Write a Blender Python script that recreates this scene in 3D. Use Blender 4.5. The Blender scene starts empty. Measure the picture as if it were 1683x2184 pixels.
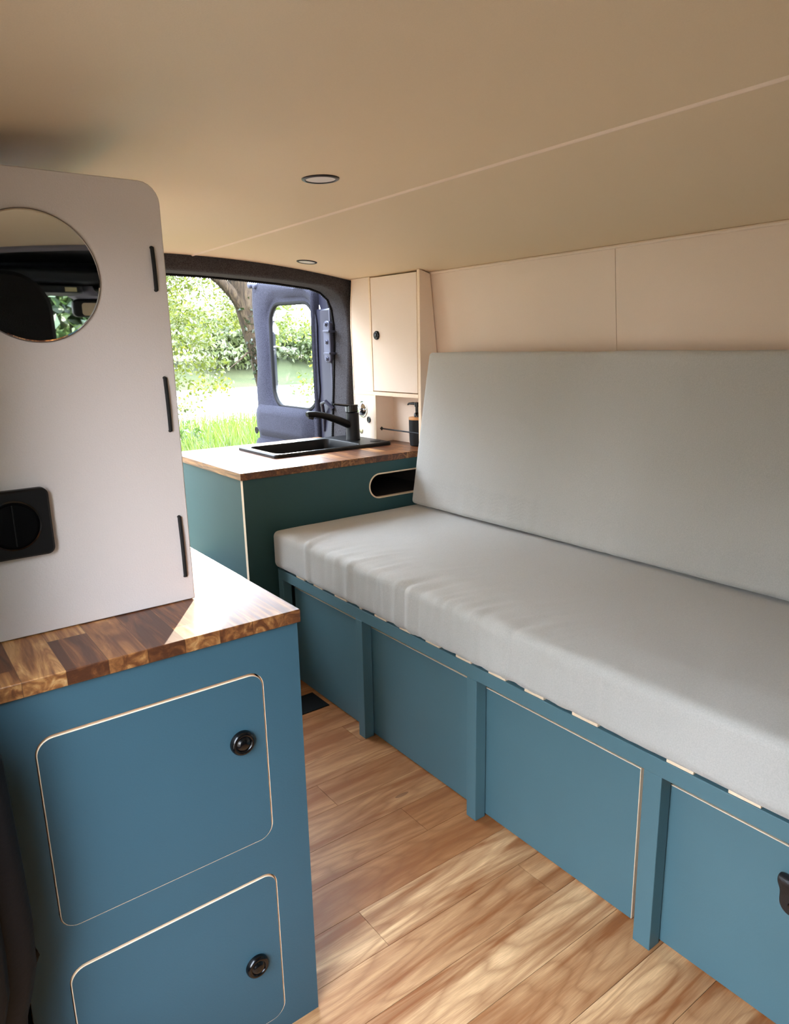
import bpy, bmesh, math, random
from mathutils import Vector, Matrix, noise
import numpy as np
R = math.radians
rnd = random.Random(7)
scene = bpy.context.scene
COL = scene.collection

# ------------------------------------------------------------------ materials
def lin(c):
    return tuple(((v/255)/12.92 if v/255 <= .04045 else ((v/255+.055)/1.055)**2.4) for v in c)

class NT:
    """thin wrapper for building node trees"""
    def __init__(s, name):
        s.m = bpy.data.materials.new(name); s.m.use_nodes = True
        s.t = s.m.node_tree; s.t.nodes.clear()
        s.out = s.n('ShaderNodeOutputMaterial')
    def n(s, typ, ins=None, **kw):
        nd = s.t.nodes.new(typ)
        for k, v in kw.items(): setattr(nd, k, v)
        for k, v in (ins or {}).items(): s.set(nd, k, v)
        return nd
    def set(s, nd, k, v):
        sock = nd.inputs[k]
        if isinstance(v, bpy.types.NodeSocket): s.t.links.new(v, sock)
        elif isinstance(v, tuple) and len(v) == 3 and sock.type == 'RGBA': sock.default_value = (*v, 1)
        else: sock.default_value = v
    def math(s, op, a, b=0.0, c=0.0):
        nd = s.n('ShaderNodeMath', operation=op)
        for i, v in enumerate((a, b, c)): s.set(nd, i, v)
        return nd.outputs[0]
    def mix(s, f, a, b, typ='MIX'):
        nd = s.n('ShaderNodeMix', data_type='RGBA', blend_type=typ)
        s.set(nd, 0, f); s.set(nd, 6, a); s.set(nd, 7, b)
        return nd.outputs[2]
    def ramp(s, f, stops):
        nd = s.n('ShaderNodeValToRGB'); s.set(nd, 0, f)
        el = nd.color_ramp.elements
        while len(el) < len(stops): el.new(.5)
        for e, (p, c) in zip(el, stops): e.position = p; e.color = (*c, 1)
        return nd.outputs[0]
    def obj(s): return s.n('ShaderNodeTexCoord').outputs['Object']
    def geo(s): return s.n('ShaderNodeNewGeometry').outputs['Position']
    def noise(s, vec, scale, detail=3, rough=.5, out=0, dist=0):
        return s.n('ShaderNodeTexNoise', {'Vector': vec, 'Scale': scale, 'Detail': detail, 'Roughness': rough, 'Distortion': dist}).outputs[out]
    def mapping(s, vec, scale=(1, 1, 1), loc=(0, 0, 0)):
        return s.n('ShaderNodeMapping', {'Vector': vec, 'Scale': scale, 'Location': loc}).outputs[0]
    def bump(s, h, strength=.2, dist=.001, normal=None):
        nd = s.n('ShaderNodeBump', {'Height': h, 'Strength': strength, 'Distance': dist})
        if normal is not None: s.set(nd, 'Normal', normal)
        return nd.outputs[0]
    def bsdf(s, color, rough=.5, normal=None, **kw):
        b = s.n('ShaderNodeBsdfPrincipled', {'Base Color': color, 'Roughness': rough})
        if normal is not None: s.set(b, 'Normal', normal)
        for k, v in kw.items(): s.set(b, k, v)
        s.t.links.new(b.outputs[0], s.out.inputs[0])
        return s.m

def plain(name, c, rough=.5, metal=0.0, bump=0, scale=300, var=0.0, **kw):
    t = NT(name); v = t.geo(); col = lin(c); nrm = None
    if var: col = t.mix(t.noise(v, scale*.05, 4), tuple(x*(1-var) for x in lin(c)), tuple(min(1, x*(1+var)) for x in lin(c)))
    if bump: nrm = t.bump(t.noise(v, scale, 3), bump, .001)
    return t.bsdf(col, rough, nrm, Metallic=metal, **kw)

def paint(name, c):
    t = NT(name); v = t.geo()
    f = t.noise(v, 9, 3); g = t.noise(v, 900, 2)
    a = lin(c)
    col = t.mix(f, tuple(x*.95 for x in a), tuple(x*1.05 for x in a))
    col = t.mix(t.math('MULTIPLY', g, .25), col, tuple(min(1, x*1.25) for x in a))
    h = t.math('ADD', t.noise(v, 420, 3), t.math('MULTIPLY', t.noise(v, 1200, 2), .4))
    return t.bsdf(col, .52, t.bump(h, .25, .0006), **{'Specular IOR Level': .4})

def laminate(name, c, bump=.3):
    t = NT(name); v = t.geo(); a = lin(c)
    g = t.noise(v, 700, 2)
    col = t.mix(g, tuple(x*.93 for x in a), tuple(min(1, x*1.05) for x in a))
    col = t.mix(t.math('MULTIPLY', t.noise(v, 3, 2), .12), col, tuple(x*.9 for x in a))
    return t.bsdf(col, .6, t.bump(t.noise(v, 500, 3), bump, .0006), **{'Specular IOR Level': .3})

def ply_edge(name):
    t = NT(name); v = t.geo()
    w = t.noise(t.mapping(v, (60, 60, 60)), 6, 3)
    s = t.noise(v, 170, 3)
    col = t.mix(s, lin((238, 216, 186)), lin((222, 192, 156)))
    col = t.mix(t.math('MULTIPLY', w, .4), col, lin((244, 226, 200)))
    return t.bsdf(col, .6)

def worktop_mat(name):
    """acacia staves running along Y, 46 mm wide, random lengths"""
    t = NT(name); v = t.geo()
    sep = t.n('ShaderNodeSeparateXYZ', {0: v}); x, y, z = sep.outputs
    ix = t.math('FLOOR', t.math('DIVIDE', x, .047))
    r1 = t.n('ShaderNodeTexWhiteNoise', {'W': ix}, noise_dimensions='1D').outputs[0]
    ly = t.math('ADD', t.math('DIVIDE', y, .33), t.math('MULTIPLY', r1, 9.0))
    iy = t.math('FLOOR', ly)
    cmb = t.n('ShaderNodeCombineXYZ', {0: ix, 1: iy, 2: 3.3}).outputs[0]
    wn = t.n('ShaderNodeTexWhiteNoise', {'Vector': cmb}, noise_dimensions='3D')
    r2 = wn.outputs[0]
    off = t.n('ShaderNodeVectorMath', {0: wn.outputs[1], 1: (7, 7, 7)}, operation='MULTIPLY').outputs[0]
    vv = t.n('ShaderNodeVectorMath', {0: v, 1: off}, operation='ADD').outputs[0]
    g1 = t.noise(t.mapping(vv, (50, 4.5, 50)), 1, 5, .6, dist=1.4)
    g2 = t.noise(t.mapping(vv, (420, 14, 420)), 1, 3, .6)
    base = t.ramp(t.math('ADD', t.math('MULTIPLY', r2, .55), t.math('MULTIPLY', t.math('SUBTRACT', g1, .5), 1.7)),
                  [(0, lin((88, 50, 30))), (.26, lin((126, 76, 42))), (.5, lin((178, 120, 68))), (.68, lin((218, 164, 102))), (.85, lin((242, 202, 144)))])
    col = t.mix(t.math('MULTIPLY', g2, .55), base, t.mix(.5, base, lin((60, 32, 18))))
    fx = t.math('ABSOLUTE', t.math('SUBTRACT', t.math('FRACT', t.math('DIVIDE', x, .047)), .5))
    line = t.math('GREATER_THAN', fx, .488)
    col = t.mix(t.math('MULTIPLY', line, .45), col, lin((50, 26, 14)))
    ny = t.math('ABSOLUTE', t.n('ShaderNodeSeparateXYZ', {0: t.n('ShaderNodeNewGeometry').outputs['True Normal']}).outputs[1])
    eg = t.math('MULTIPLY', t.noise(t.mapping(vv, (110, 60, 320)), 1, 4, .6, dist=.7), 1.0)
    end = t.mix(eg, t.mix(.62, col, lin((34, 18, 10))), t.mix(.2, col, lin((60, 34, 20))))
    col = t.mix(t.math('GREATER_THAN', ny, .7), col, end)
    return t.bsdf(col, t.math('ADD', .28, t.math('MULTIPLY', g2, .12)), t.bump(g2, .12, .0005), **{'Specular IOR Level': .55})

def floor_mat(name):
    t = NT(name); v = t.geo()
    a = t.n('ShaderNodeAttribute', attribute_name='plank')
    off = t.n('ShaderNodeVectorMath', {0: a.outputs['Color'], 1: (13, 17, 11)}, operation='MULTIPLY').outputs[0]
    vv = t.n('ShaderNodeVectorMath', {0: v, 1: off}, operation='ADD').outputs[0]
    sx = t.n('ShaderNodeSeparateXYZ', {0: a.outputs['Color']}).outputs
    # cathedral figure: contour bands of a stretched noise
    fld = t.noise(t.mapping(vv, (1.6, 9, 1)), 1, 2, .45)
    ring = t.math('ABSOLUTE', t.math('SUBTRACT', t.math('FRACT', t.math('MULTIPLY', fld, 15)), .5))
    ring = t.math('POWER', t.math('MULTIPLY', ring, 2), 2.2)
    soft = t.noise(t.mapping(vv, (2.2, 22, 1)), 1, 4, .6, dist=.6)
    fine = t.noise(t.mapping(vv, (26, 640, 1)), 1, 4, .65)
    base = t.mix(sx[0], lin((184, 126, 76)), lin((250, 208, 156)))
    col = t.mix(t.ramp(soft, [(.34, (0, 0, 0)), (.62, (1, 1, 1))]), base, lin((150, 92, 48)))
    col = t.mix(t.math('MULTIPLY', ring, .5), col, lin((138, 86, 46)))
    col = t.mix(t.math('MULTIPLY', t.math('SUBTRACT', fine, .32), 1.1), col, lin((128, 78, 42)))
    knot = t.n('ShaderNodeTexVoronoi', {'Vector': t.mapping(vv, (2.6, 9, 1)), 'Scale': 1.0}).outputs[0]
    col = t.mix(t.math('MULTIPLY', t.math('LESS_THAN', knot, .05), .6), col, lin((96, 58, 34)))
    return t.bsdf(col, t.math('ADD', .42, t.math('MULTIPLY', fine, .15)), t.bump(t.math('ADD', fine, t.math('MULTIPLY', ring, .3)), .18, .0005), **{'Specular IOR Level': .4})

def fabric(name, c):
    t = NT(name); v = t.obj(); a = lin(c)
    w1 = t.n('ShaderNodeTexWave', {'Vector': v, 'Scale': 420.0, 'Distortion': 2.0, 'Detail': 2.0}, bands_direction='X').outputs[1]
    w2 = t.n('ShaderNodeTexWave', {'Vector': v, 'Scale': 420.0, 'Distortion': 2.0, 'Detail': 2.0}, bands_direction='Y').outputs[1]
    n1 = t.noise(v, 420, 4, .7); n2 = t.noise(v, 5, 4); sl = t.noise(t.mapping(v, (90, 700, 90)), 1, 3)
    col = t.mix(n1, tuple(x*.66 for x in a), tuple(min(1, x*1.32) for x in a))
    col = t.mix(t.math('MULTIPLY', sl, .5), col, tuple(x*.85 for x in a))
    col = t.mix(t.math('MULTIPLY', n2, .25), col, tuple(min(1, x*.84) for x in a))
    h = t.math('ADD', t.math('MULTIPLY', t.math('ADD', w1, w2), .3), n1)
    wr = t.noise(t.mapping(v, (16, 60, 16)), 1, 4, .6)
    nb = t.bump(wr, .10, .004)
    return t.bsdf(col, .95, t.bump(h, .35, .0007, nb), **{'Sheen Weight': .25, 'Sheen Roughness': .5, 'Specular IOR Level': .15})

def felt(name, c):
    t = NT(name); v = t.geo(); a = lin(c)
    n1 = t.noise(v, 330, 3, .7); n2 = t.noise(t.mapping(v, (1, 1, 1)), 90, 3)
    col = t.mix(t.ramp(n1, [(.38, (0, 0, 0)), (.62, (1, 1, 1))]), tuple(x*.55 for x in a), tuple(min(1, x*1.5) for x in a))
    col = t.mix(t.math('MULTIPLY', n2, .4), col, tuple(x*.7 for x in a))
    return t.bsdf(col, 1.0, t.bump(n1, .6, .002), **{'Sheen Weight': .05, 'Specular IOR Level': .1})

def leafmat(name, c1, c2, scale=3.0):
    t = NT(name); v = t.geo()
    rn = t.n('ShaderNodeTexWhiteNoise', {'Vector': t.n('ShaderNodeVectorMath', {0: t.n('ShaderNodeVectorMath', {0: v, 1: (8, 8, 8)}, operation='MULTIPLY').outputs[0]}, operation='FLOOR').outputs[0]}).outputs[0]
    col = t.mix(t.math('ADD', t.math('MULTIPLY', t.noise(v, scale, 2), .5), t.math('MULTIPLY', rn, .5)), lin(c1), lin(c2))
    d = t.n('ShaderNodeBsdfDiffuse', {'Color': col})
    tr = t.n('ShaderNodeBsdfTranslucent', {'Color': col})
    g = t.n('ShaderNodeBsdfGlossy', {'Color': (1, 1, 1), 'Roughness': .45})
    m = t.n('ShaderNodeMixShader', {0: .45, 1: d.outputs[0], 2: tr.outputs[0]})
    m2 = t.n('ShaderNodeMixShader', {0: .06, 1: m.outputs[0], 2: g.outputs[0]})
    t.t.links.new(m2.outputs[0], t.out.inputs[0])
    return t.m

def glassmat(name, tint=(1, 1, 1)):
    t = NT(name)
    tr = t.n('ShaderNodeBsdfTransparent', {'Color': tint})
    g = t.n('ShaderNodeBsdfGlossy', {'Color': (1, 1, 1), 'Roughness': .02})
    fc = t.n('ShaderNodeLayerWeight', {'Blend': .5}).outputs['Facing']
    fr = t.math('MULTIPLY_ADD', t.math('POWER', fc, 5.0), .6, .03)
    m = t.n('ShaderNodeMixShader', {0: fr, 1: tr.outputs[0], 2: g.outputs[0]})
    t.t.links.new(m.outputs[0], t.out.inputs[0])
    return t.m

def bark(name):
    t = NT(name); v = t.geo()
    n = t.noise(t.mapping(v, (16, 16, 2.6)), 1, 6, .68, dist=1.6)
    f = t.noise(t.mapping(v, (42, 42, 7)), 1, 4, .6, dist=1.0)
    col = t.ramp(n, [(.30, lin((34, 26, 18))), (.48, lin((74, 60, 44))), (.66, lin((106, 90, 68))), (.85, lin((128, 114, 92)))])
    col = t.mix(t.math('MULTIPLY', f, .5), col, lin((40, 32, 24)))
    return t.bsdf(col, .9, t.bump(t.math('ADD', n, t.math('MULTIPLY', f, .5)), .9, .03))

def groundmat(name):
    t = NT(name); v = t.geo()
    col = t.mix(t.noise(v, 1.2, 5, .6), lin((50, 60, 30)), lin((92, 96, 60)))
    col = t.mix(t.math('MULTIPLY', t.noise(v, 18, 3), .5), col, lin((44, 54, 28)))
    sy = t.n('ShaderNodeSeparateXYZ', {0: v}).outputs[1]
    edge = t.math('ADD', sy, t.math('MULTIPLY', t.math('SUBTRACT', t.noise(v, .8, 3), .5), 2.0))
    bounce_tone = t.mix(t.noise(v, 26, 4, .7), lin((92, 80, 68)), lin((124, 110, 94)))  # unseen ground by the van, toned to limit green bounce light
    col = t.mix(t.math('GREATER_THAN', edge, 4.6), bounce_tone, col)
    return t.bsdf(col, .95, t.bump(t.noise(v, 20, 4), .5, .05))

M = {}
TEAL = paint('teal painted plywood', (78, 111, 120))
TEAL_NEAR_SHADE = paint('teal painted plywood near shade', (50, 82, 95))  # bench teal darkened to carry the shade on the near cabinet
CREAM = laminate('cream laminated board', (232, 213, 193))
TEAL_REAR_SHADE = paint('teal painted plywood rear shade', (47, 78, 80))  # same teal with the rear's shade and green light put into its colour
CEIL = laminate('cream ceiling lining', (226, 206, 175), .2)
PANEL = laminate('pale textured board', (222, 212, 206), .4)
BIRCH = ply_edge('birch plywood edge')
WORKTOP = worktop_mat('oiled acacia staves')
FLOOR = floor_mat('oak vinyl planks')
FABRIC = fabric('grey woven upholstery', (187, 186, 180))
FELT = felt('grey carpet lining', (68, 66, 69))
FELT_SKY = felt('grey carpet lining with sky tint', (52, 52, 63))  # blue of the skylight mixed into the door carpet's grey
BLACKG = plain('glossy black plastic', (6, 6, 7), .2, var=.1)
BLACKM = plain('matt black', (9, 9, 10), .5, bump=.15, scale=600, var=.1, **{'Specular IOR Level': .3})
GRANITE = plain('black composite stone', (11, 11, 12), .42, bump=.25, scale=900, var=.2, **{'Specular IOR Level': .35})
LEATHER = plain('black leather', (28, 24, 24), .5, bump=.5, scale=350, var=.15)
CORD = plain('black elastic cord', (10, 10, 10), .7, bump=.4, scale=900)
RUBBER = plain('black rubber', (11, 10, 13), .6, bump=.3, scale=200, var=.15, **{'Specular IOR Level': .25})
CHROME = plain('polished chrome', (225, 225, 225), .08, 1.0, bump=.02, scale=40)
BRASS = plain('pale brass', (190, 182, 140), .3, .8, var=.05)
METAL = plain('dark grey painted body metal', (54, 54, 70), .3, .25, var=.06)
STEEL = plain('lilac grey hinge metal', (86, 88, 106), .4, .4, var=.06)
DIFF = plain('frosted white diffuser', (225, 218, 214), .4, var=.02)
BAMBOO = plain('bamboo', (196, 142, 88), .5, var=.12)
GLASS = glassmat('clear window glass', (.93, .96, .95))
HEADL = plain('charcoal headliner', (58, 60, 64), .95, bump=.5, scale=250, var=.1)
CABDARK = plain('dark cab plastic', (34, 37, 42), .7, bump=.3, scale=300, var=.1)
SEATM = plain('black seat cloth', (9, 9, 12), .95, bump=.4, scale=400)
STICK = plain('cream sticker', (232, 218, 170), .6, var=.05)
GREYC = plain('light grey trim cloth', (116, 112, 122), .9, bump=.4, scale=300, var=.06)
DARKIN = plain('dark unpainted interior', (30, 23, 18), .9, var=.2)
BARK = bark('rough tree bark')
LEAFY = leafmat('sunlit yellow green leaves', (46, 64, 10), (106, 114, 38))
LEAFD = leafmat('deep green leaves', (26, 48, 18), (62, 84, 34))
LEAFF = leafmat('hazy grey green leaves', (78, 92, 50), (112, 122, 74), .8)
LEAFI = leafmat('dark ivy leaves', (20, 36, 14), (46, 64, 28), 6)
GRASSM = leafmat('fresh grass blades', (36, 60, 10), (88, 110, 32), 2)
GROUND = groundmat('meadow ground')
t = NT('pale river water'); WATER = t.bsdf((.72, .70, .66), .22, t.bump(t.noise(t.mapping(t.geo(), (1, 3, 1)), 2, 3), .15, .05))
t = NT('mirror silvering'); MIRROR = t.bsdf((.72, .74, .74), .015, None, Metallic=1.0)

# ------------------------------------------------------------------ geometry helpers
def p3(axis, u, v, a):
    return {'x': (a, u, v), 'y': (u, a, v), 'z': (u, v, a)}[axis]

def area2(p): return sum(p[i][0]*p[(i+1) % len(p)][1]-p[(i+1) % len(p)][0]*p[i][1] for i in range(len(p)))/2

def offset(poly, d):
    """move a closed 2D polygon inwards by d"""
    s = 1 if area2(poly) > 0 else -1
    out = []; n = len(poly)
    for i in range(n):
        p0, p1, p2 = (Vector(poly[(i+k) % n]) for k in (-1, 0, 1))
        e1 = (p1-p0).normalized(); e2 = (p2-p1).normalized()
        n1 = Vector((-e1.y, e1.x))*s; n2 = Vector((-e2.y, e2.x))*s
        b = n1+n2
        b = b/max(b.dot(n1), .3) if b.length > 1e-6 else n1
        out.append(tuple(p1+b*d))
    return out

def rrect(u0, u1, v0, v1, r, n=6):
    rs = r if isinstance(r, (tuple, list)) else (r,)*4      # corners: (u0v0, u1v0, u1v1, u0v1)
    pts = []
    for (cu, cv, a0), rr in zip(((u0, v0, 180), (u1, v0, 270), (u1, v1, 0), (u0, v1, 90)), rs):
        if rr <= 0: pts.append((cu, cv)); continue
        mu = cu+rr if cu == u0 else cu-rr; mv = cv+rr if cv == v0 else cv-rr
        for k in range(n+1):
            a = R(a0+90*k/n); pts.append((mu+rr*math.cos(a), mv+rr*math.sin(a)))
    return pts

class MB:
    def __init__(s): s.bm = bmesh.new()
    def face(s, vs, mi=0):
        try: f = s.bm.faces.new(vs); f.material_index = mi; return f
        except ValueError: return None
    def box(s, x0, x1, y0, y1, z0, z1, mi=0):
        v = [s.bm.verts.new((x, y, z)) for z in (z0, z1) for y in (y0, y1) for x in (x0, x1)]
        for q in ((0, 2, 3, 1), (4, 5, 7, 6), (0, 1, 5, 4), (2, 6, 7, 3), (0, 4, 6, 2), (1, 3, 7, 5)):
            s.face([v[i] for i in q], mi)
        return s
    def prism(s, loops, axis, a, b, side_mi=0, cham=0.0, cham_a=True, cham_b=False, cap_mi=0):
        """extrude outer loop (+ holes) along axis from a to b"""
        if isinstance(loops[0][0], (int, float)): loops = [loops]
        caps = {}
        for key, val, ch in (('a', a, cham if cham_a else 0), ('b', b, cham if cham_b else 0)):
            es = []; rings = []
            for li, L in enumerate(loops):
                pts = L if ch == 0 else offset(L, ch if li == 0 else -ch)
                vs = [s.bm.verts.new(p3(axis, u, v, val)) for u, v in pts]; rings.append(vs)
                es += [s.bm.edges.new((vs[i], vs[(i+1) % len(vs)])) for i in range(len(vs))]
            g = bmesh.ops.triangle_fill(s.bm, edges=es, use_beauty=True)
            for f in g['geom']:
                if isinstance(f, bmesh.types.BMFace): f.material_index = cap_mi
            caps[key] = rings
        def ring(val):
            return [[s.bm.verts.new(p3(axis, u, v, val)) for u, v in L] for L in loops]
        sgn = 1 if b > a else -1
        seq = [caps['a']]
        if cham and cham_a: seq.append(ring(a+sgn*cham))
        if cham and cham_b: seq.append(ring(b-sgn*cham))
        seq.append(caps['b'])
        for A, B2 in zip(seq, seq[1:]):
            for ra, rb in zip(A, B2):
                n = len(ra)
                for i in range(n): s.face((ra[i], ra[(i+1) % n], rb[(i+1) % n], rb[i]), side_mi)
        return s
    def loft(s, rings, closed=True, cap0=False, cap1=False, mi=0):
        V = [[s.bm.verts.new(p) for p in r] for r in rings]
        for a, b in zip(V, V[1:]):
            n = len(a)
            for i in range(n if closed else n-1): s.face((a[i], a[(i+1) % n], b[(i+1) % n], b[i]), mi)
        if cap0: s.face(V[0][::-1], mi)
        if cap1: s.face(V[-1], mi)
        return s
    def tube(s, pts, r, seg=10, cap=True, mi=0, flat=None):
        pts = [Vector(p) for p in pts]; rs = r if isinstance(r, (list, tuple)) else [r]*len(pts)
        rings = []; up = None
        for i, p in enumerate(pts):
            d = (pts[min(i+1, len(pts)-1)]-pts[max(i-1, 0)]).normalized()
            if up is None:
                up = Vector((0, 0, 1)) if abs(d.z) < .9 else Vector((1, 0, 0))
            x = d.cross(up).normalized(); up = x.cross(d).normalized()
            fw = flat or 1
            rings.append([p+(x*math.cos(2*math.pi*k/seg)+up*math.sin(2*math.pi*k/seg)*fw)*rs[i] for k in range(seg)])
        return s.loft(rings, True, cap, cap, mi)
    def lathe(s, prof, c, axis=(0, 0, 1), seg=32, mi=0):
        """profile: (radius, height along axis)"""
        c = Vector(c); ax = Vector(axis).normalized()
        q = Vector((0, 0, 1)).rotation_difference(ax)
        rings = []
        for r, h in prof:
            rings.append([c+q @ Vector((max(r, 1e-5)*math.cos(2*math.pi*k/seg), max(r, 1e-5)*math.sin(2*math.pi*k/seg), h)) for k in range(seg)])
        return s.loft(rings, True, True, True, mi)
    def obj(s, name, mats, parent=None, smooth=True, bevel=0.0, label=None, kind=None, ang=35, attr=None, doubles=True, seg=2):
        if doubles: bmesh.ops.remove_doubles(s.bm, verts=s.bm.verts, dist=1e-6)
        bmesh.ops.recalc_face_normals(s.bm, faces=s.bm.faces)
        o = link_bm(s.bm, name, mats, parent, smooth, ang)
        if bevel:
            m = o.modifiers.new('bevel', 'BEVEL'); m.width = bevel; m.segments = seg; m.limit_method = 'ANGLE'; m.angle_limit = R(40)
        if label: o['label'] = label
        if kind: o['kind'] = kind
        return o

def root_loc(o):
    while o.parent: o = o.parent
    return o.location.copy()

def link_bm(bm, name, mats, parent, smooth=True, ang=35):
    me = bpy.data.meshes.new(name)
    if parent is not None:
        L = root_loc(parent)
        bmesh.ops.translate(bm, verts=bm.verts, vec=-L)
    bm.to_mesh(me); bm.free()
    for m in (mats if isinstance(mats, (list, tuple)) else [mats]): me.materials.append(m)
    if smooth and len(me.polygons):
        me.polygons.foreach_set('use_smooth', [True]*len(me.polygons))
        me.set_sharp_from_angle(angle=R(ang))
    o = bpy.data.objects.new(name, me); COL.objects.link(o)
    if parent is not None: o.parent = parent
    return o

def mesh_obj(name, verts, faces, mats, parent=None, smooth=True):
    me = bpy.data.meshes.new(name)
    L = root_loc(parent) if parent is not None else Vector((0, 0, 0))
    v = np.array(verts, dtype=float).reshape(-1, 3)-np.array(L)
    me.from_pydata(v.tolist(), [], faces)
    for m in (mats if isinstance(mats, (list, tuple)) else [mats]): me.materials.append(m)
    if smooth: me.polygons.foreach_set('use_smooth', [True]*len(me.polygons))
    o = bpy.data.objects.new(name, me); COL.objects.link(o)
    if parent is not None: o.parent = parent
    return o

def thing(name, label, cat, loc=(0, 0, 0), group=None):
    o = bpy.data.objects.new(name, None); COL.objects.link(o)
    o.location = loc; o.empty_display_size = .05
    return tag(o, label, cat, group)

def tag(o, label, cat, group=None):
    o['label'] = label; o['category'] = cat
    if group: o['group'] = group
    return o

def struct(o): o['kind'] = 'structure'; return o

# ------------------------------------------------------------------ the van shell
def ceil_z(x): return 1.356-.1134*(x-.85)**2
WALLX = [(1.289, 1.618), (1.016, 1.647), (.5, 1.690), (0.0, 1.70)]
def wall_x(z):
    pts = sorted(WALLX)
    for (z0, x0), (z1, x1) in zip(pts, pts[1:]):
        if z <= z1: return x0+(x1-x0)*(z-z0)/(z1-z0)
    return pts[-1][1]

# floor: one mesh of planks running across the van
PW = .0988; PY0 = .476
joints = {3: .939, 4: .609, 6: .860, -1: 1.2, 0: .35, 1: 1.35, 2: .2, 5: .1, 7: .2, 8: .75, 9: .4, 10: .95}
def build_floor():
    bm = bmesh.new(); lay = bm.loops.layers.float_color.new('plank')
    k = -22
    while PY0+k*PW < 2.46:
        y0 = PY0+k*PW; y1 = min(y0+PW, 2.46)
        j = joints.get(k, rnd.uniform(.1, 1.5)); xs = [-.06]
        if k in (-1, 0, 1, 2): xs += []
        xs += [j, 1.72] if -.06 < j < 1.72 else [1.72]
        for x0, x1 in zip(xs, xs[1:]):
            c = (rnd.uniform(.45, 1) if k < 5 else rnd.uniform(0, .4), rnd.random(), rnd.random(), 1)  # rear rows coloured darker to carry the shade of the far aisle
            g = .00045
            a, b, c2, d = x0+g, x1-g, y0+g, y1-g
            top = [bm.verts.new(p) for p in ((a, c2, 0), (b, c2, 0), (b, d, 0), (a, d, 0))]
            bot = [bm.verts.new((v.co.x, v.co.y, -.004)) for v in top]
            fs = [bm.faces.new(top)]
            for i in range(4): fs.append(bm.faces.new((top[i], bot[i], bot[(i+1) % 4], top[(i+1) % 4])))
            for f in fs:
                for l in f.loops: l[lay] = c
        k += 1
    v = [bm.verts.new(p) for p in ((-.06, -2.0, -.004), (1.72, -2.0, -.004), (1.72, 2.46, -.004), (-.06, 2.46, -.004))]
    v2 = [bm.verts.new((q.co.x, q.co.y, -.05)) for q in v]
    fs = [bm.faces.new(v), bm.faces.new(v2[::-1])]+[bm.faces.new((v[i], v2[i], v2[(i+1) % 4], v[(i+1) % 4])) for i in range(4)]
    for f in fs: f.material_index = 1
    bmesh.ops.recalc_face_normals(bm, faces=bm.faces)
    return struct(link_bm(bm, 'floor', [FLOOR, DARKIN], None, False))
build_floor()
vent = MB().box(.60, .985, 1.688, 1.789, 0.0005, .0025).obj('floor_plate', BLACKM, bevel=.0008)
tag(vent, 'black rectangular plate let into the wood floor at the dark back of the aisle', 'floor plate')

# ceiling: main lining and side lining meet at a raised seam strip
def ceil_part(x0, x1, dz, y0, y1, n=14):
    m = MB(); top = []; bot = []
    for i in range(n+1):
        x = x0+(x1-x0)*i/n; z = ceil_z(x)+dz
        bot.append((x, z)); top.append((x, z+.03))
    m.prism([bot+top[::-1]], 'y', y0, y1)
    return m
mc = ceil_part(-.06, .953, 0, -.31, 2.40); 
m2 = ceil_part(.957, 1.625, .0, -.31, 2.40)
me_tmp = bpy.data.meshes.new('t'); m2.bm.to_mesh(me_tmp); mc.bm.from_mesh(me_tmp); m2.bm.free(); bpy.data.meshes.remove(me_tmp)
struct(mc.obj('ceiling', CEIL))
m = MB(); 
prof = [(.9495+.011*k/6, ceil_z(.955)-.0035*math.sin(math.pi*k/6)) for k in range(7)]
m.prism([prof+[(.9605, ceil_z(.955)+.01), (.9495, ceil_z(.955)+.01)]], 'y', -.31, 2.40)
struct(m.obj('trim_1', CREAM))
# roof skin above everything
m = MB(); pts = [(x, ceil_z(x)+.035) for x in np.linspace(-.10, 1.80, 17)]
m.prism([pts+[(x, z+.02) for x, z in pts[::-1]]], 'y', -.30, 2.56); struct(m.obj('roof', METAL))

# right wall, two boards with a hairline joint
def wallpiece(y0, y1):
    m = MB(); zs = [1.36, 1.289, 1.016, .5, -.05]
    inn = [(wall_x(z), z) for z in zs]; out = [(x+.05, z) for x, z in inn]
    m.prism([inn+out[::-1]], 'y', y0, y1); return m
a = wallpiece(-.36, 1.2122); b = wallpiece(1.2138, 2.52)
me_tmp = bpy.data.meshes.new('t'); b.bm.to_mesh(me_tmp); a.bm.from_mesh(me_tmp); b.bm.free(); bpy.data.meshes.remove(me_tmp)
a.box(1.70, 1.78, 1.19, 1.23, .2, 1.3)
struct(a.obj('wall_right', CREAM))
m = MB(); m.tube([(1.615, -.3, 1.2845), (1.615, 1.95, 1.2845)], .0048, 10); struct(m.obj('trim_2', CREAM))

# left wall behind the panel, sliding door opening cut small to limit light
m = MB(); m.prism([[(-.36, -.05), (2.42, -.05), (2.42, 1.33), (-.36, 1.33)], rrect(.13, .72, .20, 1.19, .06)], 'x', -.08, -.03); struct(m.obj('wall_left', FELT))
m = MB(); m.box(-.06, .03, -.31, .80, 1.21, 1.33); struct(m.obj('trim_3', CABDARK, bevel=.012))

# door pillar trim at the left edge of the picture
m = MB()
zs = [-.05, .10, .22, .29, .33, .36, .39, .44, .52, .64, .70, .76, 1.27]
xe = [.030, .033, .036, .039, .043, .052, .0595, .062, .061, .058, .030, -.01, -.02]
rings = []
for z, x in zip(zs, xe):
    sec = [(-.06, .725), (x-.055, .725), (x-.035, .735), (x-.03, .746), (x-.034, .752), (x-.012, .757), (x, .768), (x+.002, .785), (x-.004, .800), (x-.02, .815), (-.06, .815)]
    rings.append([(u, v, z) for u, v in sec])
m.loft(rings, True, True, True); struct(m.obj('trim_4', RUBBER, ang=60))

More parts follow.
